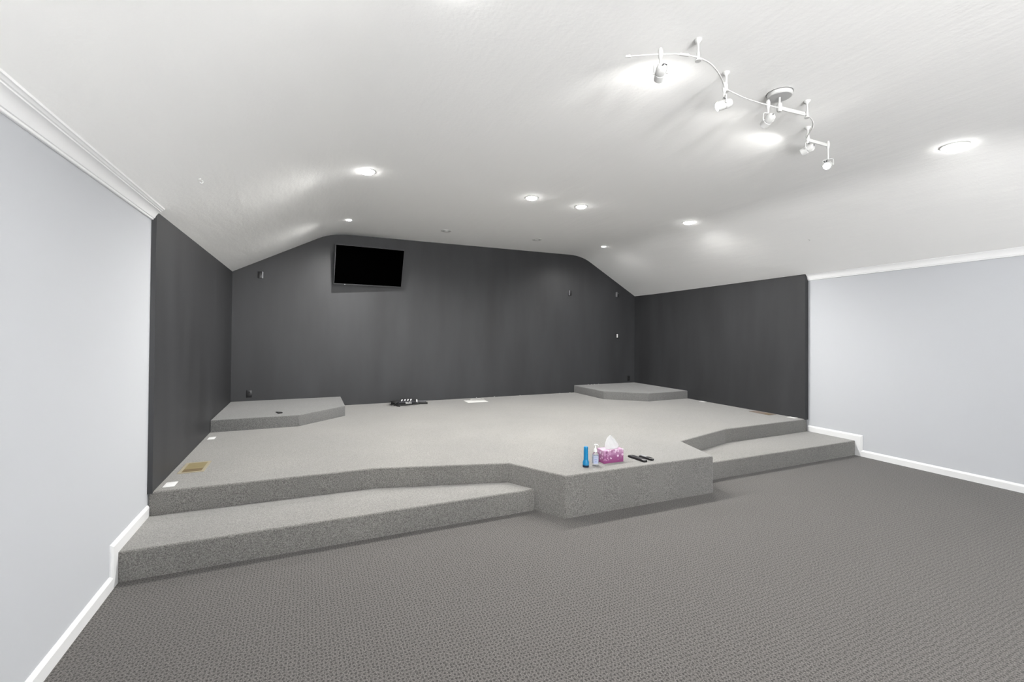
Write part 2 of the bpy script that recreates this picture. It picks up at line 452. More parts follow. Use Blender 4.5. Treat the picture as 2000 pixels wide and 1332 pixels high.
# ------------------------------------------------------------------ baseboards and crown
def baseboard(name, x_wall, inward, pts_top, pts_bot):
    """stepped board on a side wall; paths are (y, z)"""
    bm = B(); T = .016; cap = .02
    # inner path = top path shifted down/forward by the bevel width
    mid = []
    n = len(pts_top)
    for i, (y, z) in enumerate(pts_top):
        dy = 0
        if i > 0 and pts_top[i - 1][1] != z and abs(pts_top[i - 1][0] - y) < 1e-6: dy = cap
        if i < n - 1 and pts_top[i + 1][1] != z and abs(pts_top[i + 1][0] - y) < 1e-6: dy = cap
        mid.append((y + dy, z - cap))
    x0 = x_wall; x1 = x_wall + inward * T; x2 = x_wall + inward * (T * .45)
    rows = [[(x0, y, z) for y, z in pts_top], [(x2, y, z) for y, z in pts_top], [(x1, y, z) for y, z in mid], [(x1, y, z) for y, z in pts_bot], [(x0, y, z) for y, z in pts_bot]]
    vr = [[bm.verts.new(p) for p in r] for r in rows]
    for a, b_ in zip(vr, vr[1:] + vr[:1]):
        for i in range(n - 1): bm.faces.new((a[i], a[i + 1], b_[i + 1], b_[i]))
    bm.faces.new([r[0] for r in vr]); bm.faces.new([r[-1] for r in vr])
    return struct(name, bm, TRIM)
tp = [(YR, .087), (3.645, .087), (3.645, .285), (4.372, .285)]
bt = [(YR, 0.0), (3.742, 0.0), (3.742, .197), (4.372, .197)]
baseboard('baseboard_left', 0, 1, tp, bt)
baseboard('baseboard_right', 8, -1, [(y - .01 if 3 < y < 4 else y, z) for y, z in tp], [(y - .017 if 3 < y < 4 else y, z) for y, z in bt])
bm = B()
for xa, xb in ((0.02, DX[0] - .06), (DX[1] + .06, 7.98)): box(bm, xa, xb, YR, YR + .015, 0, .087)
struct('baseboard_rear', bm, TRIM)
bm = B()
for a in ((DX[0] - .06, DX[0] + .005, 0, DZ), (DX[1] - .005, DX[1] + .06, 0, DZ), (DX[0] - .06, DX[1] + .06, DZ, DZ + .07)): box(bm, a[0], a[1], YR, YR + .018, a[2], a[3])
struct('trim_3', bm, TRIM)

def crown(name, sect, y0, y1, left):
    """sect = (distance from the wall, drop below the ceiling edge), swept along a side wall"""
    bm = B(); rings = []
    for y in (y0, y1):
        zc = eave(y)[0 if left else 1]
        rings.append([bm.verts.new((x if left else 8 - x, y, zc + z)) for x, z in sect])
    a, c = rings
    bm.faces.new(a); bm.faces.new(c)
    for i in range(len(sect)):
        j = (i + 1) % len(sect); bm.faces.new((a[i], a[j], c[j], c[i]))
    return struct(name, bm, CROWN, smooth=True)
secL = [(0, -.052), (.010, -.052), (.013, -.049), (.014, -.040), (.020, -.038), (.024, -.030), (.030, -.015), (.042, .002), (.057, .013), (.062, .014), (.063, .021), (.070, .023), (.076, .031), (.079, .033), (.083, .034), (.086, .046), (.086, .06), (0, .06)]
crown('trim_1', secL, YR, YD, True)
secR = [(0, -.062), (.012, -.062), (.014, -.050), (.021, -.047), (.026, -.026), (.036, -.002), (.050, .016), (.056, .016), (.057, .024), (.066, .026), (.071, .032), (.078, .033), (.079, .043), (.079, .06), (0, .06)]
crown('trim_2', secR, YR, YD, False)

# ------------------------------------------------------------------ stage
def carpeted(name, poly, z0, z1, m, label, cat, round_=0.016, group=None):
    bm = B(); prism(bm, poly, z0, z1)
    bmesh.ops.recalc_face_normals(bm, faces=bm.faces)
    es = [e for e in bm.edges if e.calc_length() > .01 and all(v.co.z > z1 - 1e-5 for v in e.verts)]
    es += [e for e in bm.edges if abs(e.verts[0].co.x - e.verts[1].co.x) < 1e-6 and abs(e.verts[0].co.y - e.verts[1].co.y) < 1e-6]
    bmesh.ops.bevel(bm, geom=es, offset=round_, segments=4, profile=.5, affect='EDGES')
    return tag(obj(name, bm, m, smooth=True), label, cat, group)
STG = [(0.002, 4.387), (1.704, 4.352), (2.914, 4.023), (3.219, 3.463), (4.982, 3.429), (5.157, 4.058), (6.232, 4.343), (7.998, 4.383)]
carpeted('stage_platform', STG + [(7.998, YB - .002), (0.002, YB - .002)], 0, .38, STAGE, 'large light grey carpeted stage platform with a tongue jutting out at the front', 'stage')
carpeted('stage_step', [(0.0, 3.745), (3.063, 3.745), (2.912, 4.020), (1.703, 4.349), (0.0, 4.384)], 0, .198, STAGE, 'long grey carpeted step along the left half of the stage front', 'step', group='carpeted steps up to the stage')
carpeted('stage_step', [(5.068, 3.728), (8.0, 3.725), (8.0, 4.380), (6.233, 4.340), (5.160, 4.055)], 0, .198, STAGE, 'grey carpeted step on the right side of the stage tongue, by the right white wall', 'step', group='carpeted steps up to the stage')
carpeted('corner_riser', [(TL, 6.645), (1.0285, 6.645), (1.6456, 7.211), (1.6456, YB), (TL, YB)], .38, .531, RISER, 'low grey carpeted riser with cut corner in the back left corner of the stage', 'platform', .012, 'carpeted corner risers')
carpeted('corner_riser', [(8 - TR, 6.665), (6.925, 6.635), (6.31, 7.19), (6.31, YB), (8 - TR, YB)], .38, .531, RISER, 'low grey carpeted riser with cut corner in the back right corner of the stage', 'platform', .012, 'carpeted corner risers')

# ------------------------------------------------------------------ recessed lamps
def downlight(x, y, r, lit, label, power=1.0, hot=1.0):
    t = thing('ceiling_downlight', label, 'ceiling light', (x, y, FLAT), group='round recessed downlights in the ceiling')
    bm = B()
    if lit:
        lathe(bm, [(r + .017, 0.002), (r + .017, -.004), (r + .012, -.007), (r + .003, -.007), (r, -.003), (r, .002)], 40, cap=False)
        obj('trim_ring', bm, WHITE_METAL, t, True)
        bm = B(); lathe(bm, [(r, -.002), (r * .93, -.002 - r * .16), (r * .72, -.002 - r * .30), (r * .38, -.002 - r * .39), (0, -.002 - r * .42)], 40, cap=False)
        obj('lens', bm, LENS, t, True)
        L = bpy.data.lights.new('lamp_beam', 'SPOT'); L.energy = BEAM * power; L.spot_size = R(166); L.spot_blend = .78
        L.shadow_soft_size = r * .35; L.color = (1.0, .985, .955)
        o = bpy.data.objects.new('lamp_beam', L); col.objects.link(o); o.parent = t; o.location = (0, 0, -.05)
    else:
        lathe(bm, [(r + .017, 0.002), (r + .017, -.004), (r + .010, -.007), (r + .002, -.006), (r - .012, -.001)], 40, cap=False)
        obj('trim_ring', bm, WHITE_METAL, t, True)
        bm = B(); lathe(bm, [(r - .012, -.001), (r * .5, -.001)], 40, cap=False)
        obj('reflector', bm, GREY_PLATE, t, True)  # flat grey disc stands in for the shaded recess around the lens
        bm = B(); lathe(bm, [(r * .55, -.001), (r * .45, -.008), (r * .2, -.012), (0, -.013)], 32, cap=False)
        obj('lens', bm, LENS_OFF, t, True)
    return t
downlight(1.66, 4.88, .078, True, 'lit downlight above the left of the stage, big and bright, nearest the left slope')
downlight(3.62, 4.97, .068, True, 'lit downlight above the stage centre, left of the close pair')
downlight(4.38, 5.03, .068, True, 'lit downlight above the stage centre, right of the close pair')
downlight(6.28, 5.05, .072, True, 'lit downlight above the stage right, beside a bright patch on the right slope')
downlight(1.66, 7.13, .042, True, 'small lit downlight in the back left, above the television', .9)
downlight(6.27, 7.16, .042, True, 'small lit downlight in the back right, near the top of the charcoal back wall', .4)
downlight(3.18, 7.22, .070, False, 'unlit white downlight near the back wall, right of the television')
downlight(4.84, 7.18, .070, False, 'unlit white downlight near the back wall, below the close lit pair in view')
downlight(6.27, 2.00, .085, True, 'very bright lit downlight in the right foreground, beyond the track light', .22)
downlight(1.72, 2.02, .085, True, 'lit downlight just above the top edge of the picture, left of centre', .34)
for x, y, w_, l_ in ((1.66, -1.2, .04, 'left downlight of the row behind the viewer'), (4.0, -0.7, 1.25, 'middle downlight of the row behind the viewer'), (6.27, -1.2, .04, 'right downlight of the row behind the viewer')):
    downlight(x, y, .066, True, l_, w_)  # unseen downlights added behind the viewer to brighten the room
# added fill lamps shaped as torcheres, out of view, to lift the ceiling
for x, l_ in ((0.9, 'white torchere floor lamp behind the viewer on the left'), (2.5, 'white torchere floor lamp behind the viewer on the right')):
    t = thing('floor_lamp', l_, 'floor lamp', (x, -3.4, 0), group='torchere floor lamps behind the viewer')
    bm = B(); lathe(bm, [(0, 0), (.15, 0), (.15, .012), (.14, .02), (.02, .03), (0, .03)], 32); obj('base', bm, WHITE_METAL, t, True)
    bm = B(); tube(bm, [(0, 0, .028), (0, 0, 1.42)], .012, 12); obj('pole', bm, WHITE_METAL, t, True)
    bm = B(); lathe(bm, [(0, 1.40), (.03, 1.41), (.11, 1.45), (.17, 1.52), (.165, 1.52), (.105, 1.458), (.03, 1.422), (0, 1.42)], 36, cap=False); obj('lamp_shade', bm, WHITE_METAL, t, True)
    bm = B(); lathe(bm, [(0, 1.43), (.03, 1.44), (.035, 1.47), (.02, 1.50), (0, 1.505)], 20, cap=False); obj('bulb', bm, LENS, t, True)
    L = bpy.data.lights.new('lamp_beam', 'SPOT'); L.energy = CEIL_FILL; L.spot_size = R(172); L.spot_blend = .4; L.shadow_soft_size = .5
    o = bpy.data.objects.new('lamp_beam', L); col.objects.link(o); o.parent = t; o.location = (0, 0, 1.57); o.rotation_euler = (math.pi - R(22), 0, 0)

# ------------------------------------------------------------------ track light
TZ = 3.21
track = thing('track_light', 'white snaking ceiling track light with five small spot heads', 'track light', (4.074, 2.072, FLAT))
O = Vector((4.074, 2.072, FLAT))
def loc(p): return Vector(p) - O
bm = B(); lathe(bm, [(.080, .001), (.080, -.003), (.0765, -.0035), (.0765, -.007), (.079, -.0075), (.079, -.024), (.074, -.028), (0, -.028)], 48, cap=False)
can = obj('canopy', bm, WHITE_METAL, track, True)
bm = B(); lathe(bm, [(.0835, .002), (.0835, -.0015), (.081, -.002)], 48, cap=False); obj('canopy_gasket', bm, DARK_GREY, can, True)  # dark ring standing in for the shaded gap behind the canopy
bm = B(); lathe(bm, [(.070, -.0285), (.070, -.0292), (0, -.0292)], 48, cap=False); obj('canopy_face', bm, GREY_PLATE, can, True)
bm = B(); tube(bm, [(0, 0, -.028), (0, 0, -.075)], .007, 12); lathe(bm, [(0, -.07), (.014, -.072), (.017, -.085), (.017, -.12), (.012, -.128), (0, -.128)], 20)
obj('stem', bm, WHITE_METAL, track, True)
railp = [(2.748, 2.045), (2.825, 1.998), (2.904, 1.951), (3.011, 1.902), (3.112, 1.885), (3.213, 1.894), (3.316, 1.931), (3.422, 1.986), (3.518, 2.045), (3.62, 2.066), (3.778, 2.081), (3.982, 2.078), (4.065, 2.072), (4.20, 2.06), (4.323, 2.052), (4.476, 2.098), (4.585, 2.169), (4.687, 2.270), (4.76, 2.315), (4.89, 2.322), (5.030, 2.314)]
bm = B(); tube(bm, [loc((x, y, TZ)) for x, y in smooth_path([Vector((x, y, 0)) for x, y in railp], 5) and [(p.x, p.y) for p in smooth_path([Vector((x, y, 0)) for x, y in railp], 5)]], .0042, 8)
obj('rail', bm, WHITE_METAL, track, True)
def bar(p, q, h=.026, w=.011):
    p, q = Vector((*p, TZ)), Vector((*q, TZ)); d = q - p
    m = Matrix.Translation(loc((p + q) / 2)) @ Matrix.Rotation(math.atan2(d.y, d.x), 4, 'Z')
    bm = B(); box(bm, -d.length / 2, d.length / 2, -w / 2, w / 2, -h / 2, h / 2, m, .003)
    obj('rail_connector', bm, WHITE_METAL, track, True)
bar((4.075, 2.071), (4.315, 2.053)); bar((4.77, 2.316), (5.015, 2.315)); bar((3.00, 1.905), (3.055, 1.892), .014, .012); bar((2.74, 2.05), (2.765, 2.035), .014, .012)
for (x, y) in ((3.118, 1.885), (3.532, 2.048), (4.345, 2.056), (4.760, 2.315)):
    bm = B(); lathe(bm, [(0, FLAT + .001), (.022, FLAT + .001), (.020, FLAT - .010), (.008, FLAT - .022), (.0065, FLAT - .03), (.0065, TZ + .03), (.0095, TZ + .024), (.0095, TZ - .012), (.017, TZ - .014), (.017, TZ - .021), (0, TZ - .022)], 20, Matrix.Translation((x - O.x, y - O.y, -O.z)))
    obj('stem', bm, WHITE_METAL, track, True)

def head(x, y, zc, az, down, pw=1.0):
    """small spot lamp hanging under the rail: housing with adapter, yoke, wires, lens"""
    az, down = R(az), R(down)
    c = Vector((x, y, zc)) - O
    d = Vector((math.sin(az) * math.cos(down), math.cos(az) * math.cos(down), -math.sin(down)))
    s = Vector((math.cos(az), -math.sin(az), 0))
    u = s.cross(d)
    if u.z < 0: u = -u
    mx = Matrix((s, u, d)).transposed().to_4x4(); mx.translation = c
    bm = B()
    lathe(bm, [(0, -.046), (.020, -.045), (.0265, -.038), (.029, -.025), (.029, -.004), (.0265, -.002), (.0265, .004), (.029, .006), (.029, .044), (.027, .046), (.0255, .044), (.0255, .030), (0, .030)], 32, mx, cap=False)
    h = obj('lamp_head', bm, WHITE_METAL, track, True)
    # adapter clamp on the rail
    bm = B(); lathe(bm, [(0, TZ + .034), (.009, TZ + .034), (.014, TZ + .02), (.014, TZ - .004), (.010, TZ - .022), (.007, TZ - .030), (.007, zc + .048), (0, zc + .048)], 20, Matrix.Translation((x - O.x, y - O.y, -O.z)))
    obj('adapter', bm, WHITE_METAL, h, True)
    # U yoke with two knobs
    bm = B(); top_ = c + Vector((0, 0, .050)); w = .036
    side = lambda k: [c + s * (k * w), c + s * (k * w) + Vector((0, 0, .042)), c + s * (k * (w - .008)) + Vector((0, 0, .050)), top_]
    L_ = side(-1); R_ = side(1)
    tube(bm, L_ + R_[::-1][1:], .0035, 8)
    for k in (-1, 1):
        m2 = Matrix.Translation(c + s * (k * w)) @ Matrix.Rotation(-az, 4, 'Z') @ Matrix.Rotation(R(90), 4, 'Y')
        lathe(bm, [(0, -.007), (.006, -.006), (.007, 0), (.006, .006), (0, .007)], 14, m2)
    obj('yoke', bm, WHITE_METAL, h, True)
    bm = B(); bk = c - d * .045
    tube(bm, smooth_path([top_ + s * .004 + Vector((0, 0, -.004)), top_ + s * .012 - d * .012 + Vector((0, 0, -.012)), bk + s * .008 + u * .014, bk + u * .002], 5), .0034, 6)
    tube(bm, smooth_path([top_ + s * .034 + Vector((0, 0, -.006)), top_ + s * .026 - d * .012 + Vector((0, 0, -.014)), bk + s * .010 + u * .012, bk + u * .002], 5), .0034, 6)
    obj('wire', bm, DARK_GREY, h, True)
    bm = B(); lathe(bm, [(.0252, .038), (.020, .041), (.010, .043), (0, .0435)], 28, mx, cap=False)
    obj('lens', bm, LENS, h, True)
    L = bpy.data.lights.new('lamp_beam', 'SPOT'); L.energy = HEAD * pw; L.spot_size = R(142); L.spot_blend = 0.5; L.shadow_soft_size = .012; L.color = (1, .985, .955)
    o = bpy.data.objects.new('lamp_beam', L); col.objects.link(o); o.parent = h
    m3 = Matrix((s, u, -d)).transposed().to_4x4(); m3.translation = c + d * .052
    o.matrix_local = m3
head(2.904, 1.951, 3.105, 32, 16, .36)
head(3.518, 2.05, 3.105, 300, 16, .10)
head(3.965, 2.078, 3.105, 14, 20, .2)
head(4.735, 2.30, 3.125, 350, 14, .28)
head(5.017, 2.314, 3.045, 250, 22, .10)

# ------------------------------------------------------------------ television
tv = thing('television', 'black flat television on the charcoal back wall, tilted down', 'television', (2.08, 8.05, 2.755), (.293, 0, .082))
tw, th = .571, .334
bm = B(); box(bm, -tw, tw, .0, .035, -th, th, bevel=.005)
bm2 = B()
def ring_frame(bm, w, h, b_, y0, y1):
    for a in ((-w, w, h - b_, h), (-w, w, -h, -h + b_ * 1.6), (-w, -w + b_, -h + b_ * 1.6, h - b_), (w - b_, w, -h + b_ * 1.6, h - b_)):
        box(bm, a[0], a[1], y0, y1, a[2], a[3])
cab = obj('cabinet', bm, BLACK_PLASTIC, tv)
ring_frame(bm2, tw, th, .010, -.006, .001)
obj('bezel', bm2, BEZEL, tv)
bm = B(); box(bm, -tw + .010, tw - .010, -.002, .001, -th + .016, th - .010); obj('screen', bm, SCREEN, tv)
bm = B(); box(bm, -.40, -.385, -.008, -.005, -th + .003, -th + .009); obj('logo', bm, WHITE_PLASTIC, tv)
bm = B(); box(bm, -.22, .22, .035, .07, -.2, .18, bevel=.01); obj('back_cover', bm, BLACK_PLASTIC, tv)
# wall bracket is drawn in the set's own frame
inv = (Matrix.Translation((2.08, 8.05, 2.755)) @ Matrix.Rotation(.082, 4, 'Z') @ Matrix.Rotation(.293, 4, 'X')).inverted()
bm = B(); box(bm, 1.96, 2.20, YB - .018, YB - .0005, 2.60, 2.90, inv, .003)
tube(bm, [inv @ Vector((2.08, YB - .01, 2.75)), inv @ Vector((2.08, 8.12, 2.75))], .022, 12)
obj('wall_mount', bm, BLACK_PLASTIC, tv)

# ------------------------------------------------------------------ wall plates on the back wall
def speaker_bracket(x, z, side, label, dot=False):
    t = thing('speaker_bracket', label, 'wall bracket', (x, YB, z), group='small black speaker brackets high on the back wall')
    bm = B(); box(bm, -.034, .034, -.014, -.0005, -.056, .056, bevel=.004); obj('mounting_plate', bm, BLACK_PLASTIC, t, True)
    bm = B(); box(bm, -.012, .012, -.045, -.013, -.012, .010, bevel=.003); box(bm, -.006, .006, -.050, -.043, -.030, .028, bevel=.002); obj('pivot', bm, BLACK_PLASTIC, t)
    sx = side * .038
    bm = B(); box(bm, sx - .004, sx + .004, -.055, -.001, -.056, .050, bevel=.002); obj('metal_tongue', bm, SILVER, t)
    if dot:
        bm = B(); lathe(bm, [(0, 0), (.008, 0), (.007, .004), (0, .005)], 14, Matrix.Translation((.02, -.014, .02)) @ Matrix.Rotation(R(90), 4, 'X')); obj('screw', bm, WHITE_METAL, t, True)
    return t
speaker_bracket(.418, 2.540, 1, 'small black speaker bracket high on the back wall, left of the television')
speaker_bracket(6.20, 2.497, -1, 'small bracket with pale edge high on the back wall, left one of the right-hand pair')
speaker_bracket(7.433, 2.515, -1, 'small bracket with a white screw high on the back wall near the right corner', True)

def outlet(x, z, label, w=.040, h=.058):
    t = thing('power_outlet', label, 'power outlet', (x, YB, z), group='black power outlets low on the back wall')
    bm = B(); box(bm, -w, w, -.007, -.0005, -h, h, bevel=.003); obj('cover_plate', bm, BLACK_PLASTIC, t, True)
    for dz in (-.021, .021):
        bm = B(); lathe(bm, [(0, .0), (.017, .0), (.016, .003), (0, .0035)], 20, Matrix.Translation((0, -.007, dz)) @ Matrix.Rotation(R(90), 4, 'X')); so = obj('socket', bm, BLACK_RUBBER, t, True)
        bm = B()
        for dx in (-.006, .006): box(bm, dx - .0012, dx + .0012, -.0112, -.0104, dz - .004, dz + .006)
        obj('slot', bm, BLACK_RUBBER, so)
    return t
outlet(.284, .644, 'black power outlet low on the back wall above the left corner riser')
outlet(7.758, .627, 'black power outlet low on the back wall above the right corner riser', .034)
t = thing('light_switch', 'light switch with white rocker in a black plate, right part of the back wall', 'light switch', (7.433, YB, 1.590))
bm = B(); box(bm, -.038, .038, -.007, -.0005, -.062, .062, bevel=.005); obj('cover_plate', bm, BLACK_PLASTIC, t, True)
bm = B(); box(bm, -.0175, .0175, -.013, -.006, -.040, .040, bevel=.002); obj('rocker', bm, WHITE_PLASTIC, t, True)

# ------------------------------------------------------------------ floor plates and registers on the stage
def floor_plate(x, y, w, d, rz, label):
    t = thing('floor_outlet', label, 'floor outlet', (x, y, .38), (0, 0, rz), 'white outlet plates let into the stage carpet')
    bm = B(); box(bm, -w, w, -d, d, 0.0002, .005, bevel=.002); obj('cover_plate', bm, WHITE_PLASTIC, t, True)
    bm = B()
    for k in (-1, 1):
        bm = B(); box(bm, -w * .62, w * .62, k * d * .42 - d * .22, k * d * .42 + d * .22, .005, .0065, bevel=.0006)
        obj('flap', bm, TRIM, t)
    return t
floor_plate(.112, 4.53, .040, .064, 0, 'white floor outlet plate on the stage at the front left corner')
floor_plate(.110, 6.28, .036, .062, 0, 'white floor outlet plate on the stage just before the left corner riser')
floor_plate(7.865, 6.24, .036, .062, 0, 'white floor outlet plate on the stage beside the right corner riser')
floor_plate(7.870, 4.53, .045, .060, 0, 'white floor outlet plate on the stage at the front right corner')

def register(x, y, w, d, mats, label):
    t = thing('floor_register', label, 'floor vent', (x, y, .38), group='metal floor registers on the stage')
    fr, a_, b_ = mats; f = .024
    bm = B()
    for q in ((-w, w, d - f, d), (-w, w, -d, -d + f), (-w, -w + f, -d + f, d - f), (w - f, w, -d + f, d - f)): box(bm, q[0], q[1], q[2], q[3], .0002, .005)
    obj('frame', bm, fr, t)
    bm = B(); box(bm, -w + f, w - f, -.045, d - f, .0002, .0018); obj('duct_panel', bm, a_, t)
    bm = B(); box(bm, -w + f, w - f, -d + f, -.045, .0002, .0014); obj('damper', bm, b_, t)
    return t
register(.188, 5.015, .100, .178, (TAN, BRASS, BRASS_DARK), 'tan brass floor register near the left charcoal wall')
register(7.80, 4.975, .085, .178, (BROWN, BROWN, BRASS_DARK), 'brown floor register against the right charcoal wall')

# ------------------------------------------------------------------ papers
bm = B(); prism(bm, [(-.195, -.14), (.19, -.15), (.2, .13), (-.185, .14)], .0005, .0025)
o = tag(obj('paper_sheet', bm, PAPER, at=(3.945, 7.845, .38)), 'white paper sheet lying flat on the stage by the back wall, under another', 'paper', 'white papers by the back wall'); o.rotation_euler = (0, 0, .03)
bm = B()
g = [[bm.verts.new((-.13 + .26 * i / 8, -.10 + .20 * j / 5, .004 + .010 * math.sin(i * .9) ** 2 * (j / 5))) for j in range(6)] for i in range(9)]
for i in range(8):
    for j in range(5): bm.faces.new((g[i][j], g[i + 1][j], g[i + 1][j + 1], g[i][j + 1]))
bmesh.ops.solidify(bm, geom=bm.faces[:], thickness=.001)
o = tag(obj('paper_sheet', bm, PAPER, at=(4.03, 7.98, .38)), 'smaller curled white paper lying on top of the flat sheet by the back wall', 'paper', 'white papers by the back wall'); o.rotation_euler = (0, 0, -.15)

# ------------------------------------------------------------------ flashlight
t = thing('flashlight', 'blue plastic flashlight standing on its head at the stage edge', 'flashlight', (3.538, 3.622, .38), (0, 0, .3))
bm = B(); lathe(bm, [(0, .193), (.013, .193), (.0185, .189), (.0205, .182), (.0205, .155), (.0212, .075), (.022, .066), (.030, .048), (.0305, .020), (0, .020)], 32); body = obj('barrel', bm, BLUE, t, True)
bm = B(); lathe(bm, [(0, .0), (.028, .0), (.0305, .002), (.0308, .020), (0, .021)], 32); obj('head_cap', bm, NAVY, t, True)
bm = B(); box(bm, .0195, .0275, -.006, .006, .070, .112, bevel=.003); obj('switch', bm, BLACK_PLASTIC, t, True)

# ------------------------------------------------------------------ hand sanitizer
t = thing('sanitizer_bottle', 'clear hand sanitizer pump bottle beside the tissue box', 'bottle', (3.643, 3.618, .38), (0, 0, -.42))
def superellipse(bm, rings, n=28):
    rr = []
    for a, b_, z in rings:
        rr.append([bm.verts.new((a * math.copysign(abs(math.cos(th)) ** .7, math.cos(th)), b_ * math.copysign(abs(math.sin(th)) ** .7, math.sin(th)), z)) for th in [2 * math.pi * i / n for i in range(n)]])
    for p, q in zip(rr, rr[1:]):
        for i in range(n): bm.faces.new((p[i], p[(i + 1) % n], q[(i + 1) % n], q[i]))
    bm.faces.new(rr[0]); bm.faces.new(rr[-1])
bm = B(); superellipse(bm, [(.026, .016, 0), (.031, .020, .003), (.032, .021, .02), (.032, .021, .095), (.030, .020, .108), (.022, .016, .120), (.013, .012, .128), (.012, .012, .132)])
obj('bottle_body', bm, CLEAR, t, True)
bm = B()
for s_ in (-1, 1):
    g = [[bm.verts.new((x, s_ * (.0225 * (1 - (abs(x) / .034) ** 4) ** .4), z)) for z in (.022, .098)] for x in [-.024 + .048 * i / 10 for i in range(11)]]
    for i in range(10): bm.faces.new((g[i][0], g[i + 1][0], g[i + 1][1], g[i][1]))
lb = obj('bottle_label', bm, LABEL, t, True)
bm = B()
for (z, w_) in ((.086, .015), (.066, .013), (.061, .016), (.045, .010), (.034, .014)): box(bm, -w_, w_, -.0232, -.0226, z - .0013, z + .0013)
obj('label_print', bm, LABEL_INK, lb)
bm = B(); lathe(bm, [(0, .131), (.014, .131), (.0145, .150), (.010, .160), (.0055, .172), (.004, .176), (.004, .196), (0, .196)], 24); obj('pump_collar', bm, WHITE_PLASTIC, t, True)
bm = B(); tube(bm, smooth_path([(-.012, 0, .198), (0, 0, .2015), (.016, 0, .200), (.026, 0, .193), (.028, 0, .188)], 4), [.006] * 9 + [.005] * 8, 10, flat=.7); obj('pump_nozzle', bm, WHITE_PLASTIC, t, True)

# ------------------------------------------------------------------ tissue box
t = thing('tissue_box', 'purple and pink patterned tissue box with a tissue pulled up', 'tissue box', (3.868, 3.688, .38), (0, 0, -.03))
bw, bd, bh = .115, .058, .125
bm = B(); box(bm, -bw, bw, -bd, bd, 0, bh, bevel=.002); obj('carton', bm, TBOX, t)
bm = B(); lathe(bm, [(.0, bh + .0006), (1, bh + .0006)], 32, Matrix.Diagonal((.068, .028, 1, 1)), cap=False); obj('opening_film', bm, PAPER, t)
bm = B(); cols = 20
levels = [(0, .074, .022), (.018, .084, .022), (.04, .078, .018), (.062, .066, .013), (.085, .050, .009), (.108, .026, .006), (.122, .004, .003)]
prev = None; sh = [.018, .018, .014, .006, -.002, -.004, .0]
for li, (z, a, b_) in enumerate(levels):
    ring_ = []
    for i in range(cols * 2):
        th_ = math.pi * i / cols
        fold = 1 + .34 * math.sin(th_ * 5 + li * .5) + .16 * math.sin(th_ * 9 + 1 + li)
        ring_.append(bm.verts.new((a * math.cos(th_) * (1 + .05 * math.sin(th_ * 4)) + sh[li], b_ * math.sin(th_) * fold, bh + z + (.010 * math.sin(th_ * 3 + .6) if li > 3 else 0))))
    if prev:
        for i in range(cols * 2): bm.faces.new((prev[i], prev[(i + 1) % (cols * 2)], ring_[(i + 1) % (cols * 2)], ring_[i]))
    prev = ring_
bm.faces.new(prev)
obj('tissue', bm, TISSUE, t, True)

# ------------------------------------------------------------------ remote controls
def remote(x, y, l, w, h, rz, label, silver=False):
    t = thing('remote_control', label, 'remote control', (x, y, .38), (0, 0, rz), 'black remote controls on the stage edge')
    bm = B()
    n = 10; prev = None
    for i in range(n + 1):
        u_ = i / n; yy = -l / 2 + l * u_
        ww = w / 2 * (1 - .12 * math.sin(math.pi * u_)) * (.75 if i in (0, n) else 1); hh = h * (.75 if i in (0, n) else 1) * (1 - .15 * u_)
        r_ = [bm.verts.new(p) for p in ((-ww * .8, yy, .0005), (-ww, yy, hh * .4), (-ww * .92, yy, hh * .85), (-ww * .7, yy, hh), (ww * .7, yy, hh), (ww * .92, yy, hh * .85), (ww, yy, hh * .4), (ww * .8, yy, .0005))]
        if prev:
            for k in range(8): bm.faces.new((prev[k], prev[(k + 1) % 8], r_[(k + 1) % 8], r_[k]))
        else: bm.faces.new(r_)
        prev = r_
    bm.faces.new(prev)
    obj('shell', bm, BLACK_PLASTIC, t, True)
    bm = B()
    for i in range(8 if not silver else 3):
        for j in (-1, 0, 1): box(bm, j * w * .24 - .003, j * w * .24 + .003, -l * .36 + i * l * .085 - .003, -l * .36 + i * l * .085 + .003, h * .8, h * 1.06, bevel=.0008)
    obj('keypad', bm, DARK_GREY if not silver else BLACK_RUBBER, t)
    if silver:
        bm = B(); box(bm, -w * .30, w * .30, l * -.02, l * .44, h * .8, h * 1.03, bevel=.001); obj('faceplate', bm, SILVER, t)
    return t
remote(4.155, 3.628, .225, .055, .028, .10, 'longer black remote control on the stage edge, nearer the tissue box')
remote(4.258, 3.615, .165, .048, .024, .12, 'shorter black remote control with a silver faceplate, right of the longer one', True)

# ------------------------------------------------------------------ key fob
t = thing('key_fob', 'small black key fob with a ring on the left corner riser', 'key fob', (.775, 6.90, .531), (0, 0, -1.1))
bm = B(); box(bm, -.06, .012, -.016, .016, .0005, .014, bevel=.005, seg=3); obj('fob_body', bm, BLACK_PLASTIC, t, True)
bm = B(); box(bm, -.048, -.030, -.008, .008, .0135, .0155, bevel=.001); obj('fob_button', bm, DARK_GREY, t)
bm = B(); tube(bm, [(.036 + .028 * math.cos(a), .028 * math.sin(a), .007) for a in [2 * math.pi * i / 20 for i in range(20)]], .0055, 8, closed=True); obj('ring', bm, BLACK_RUBBER, t, True)

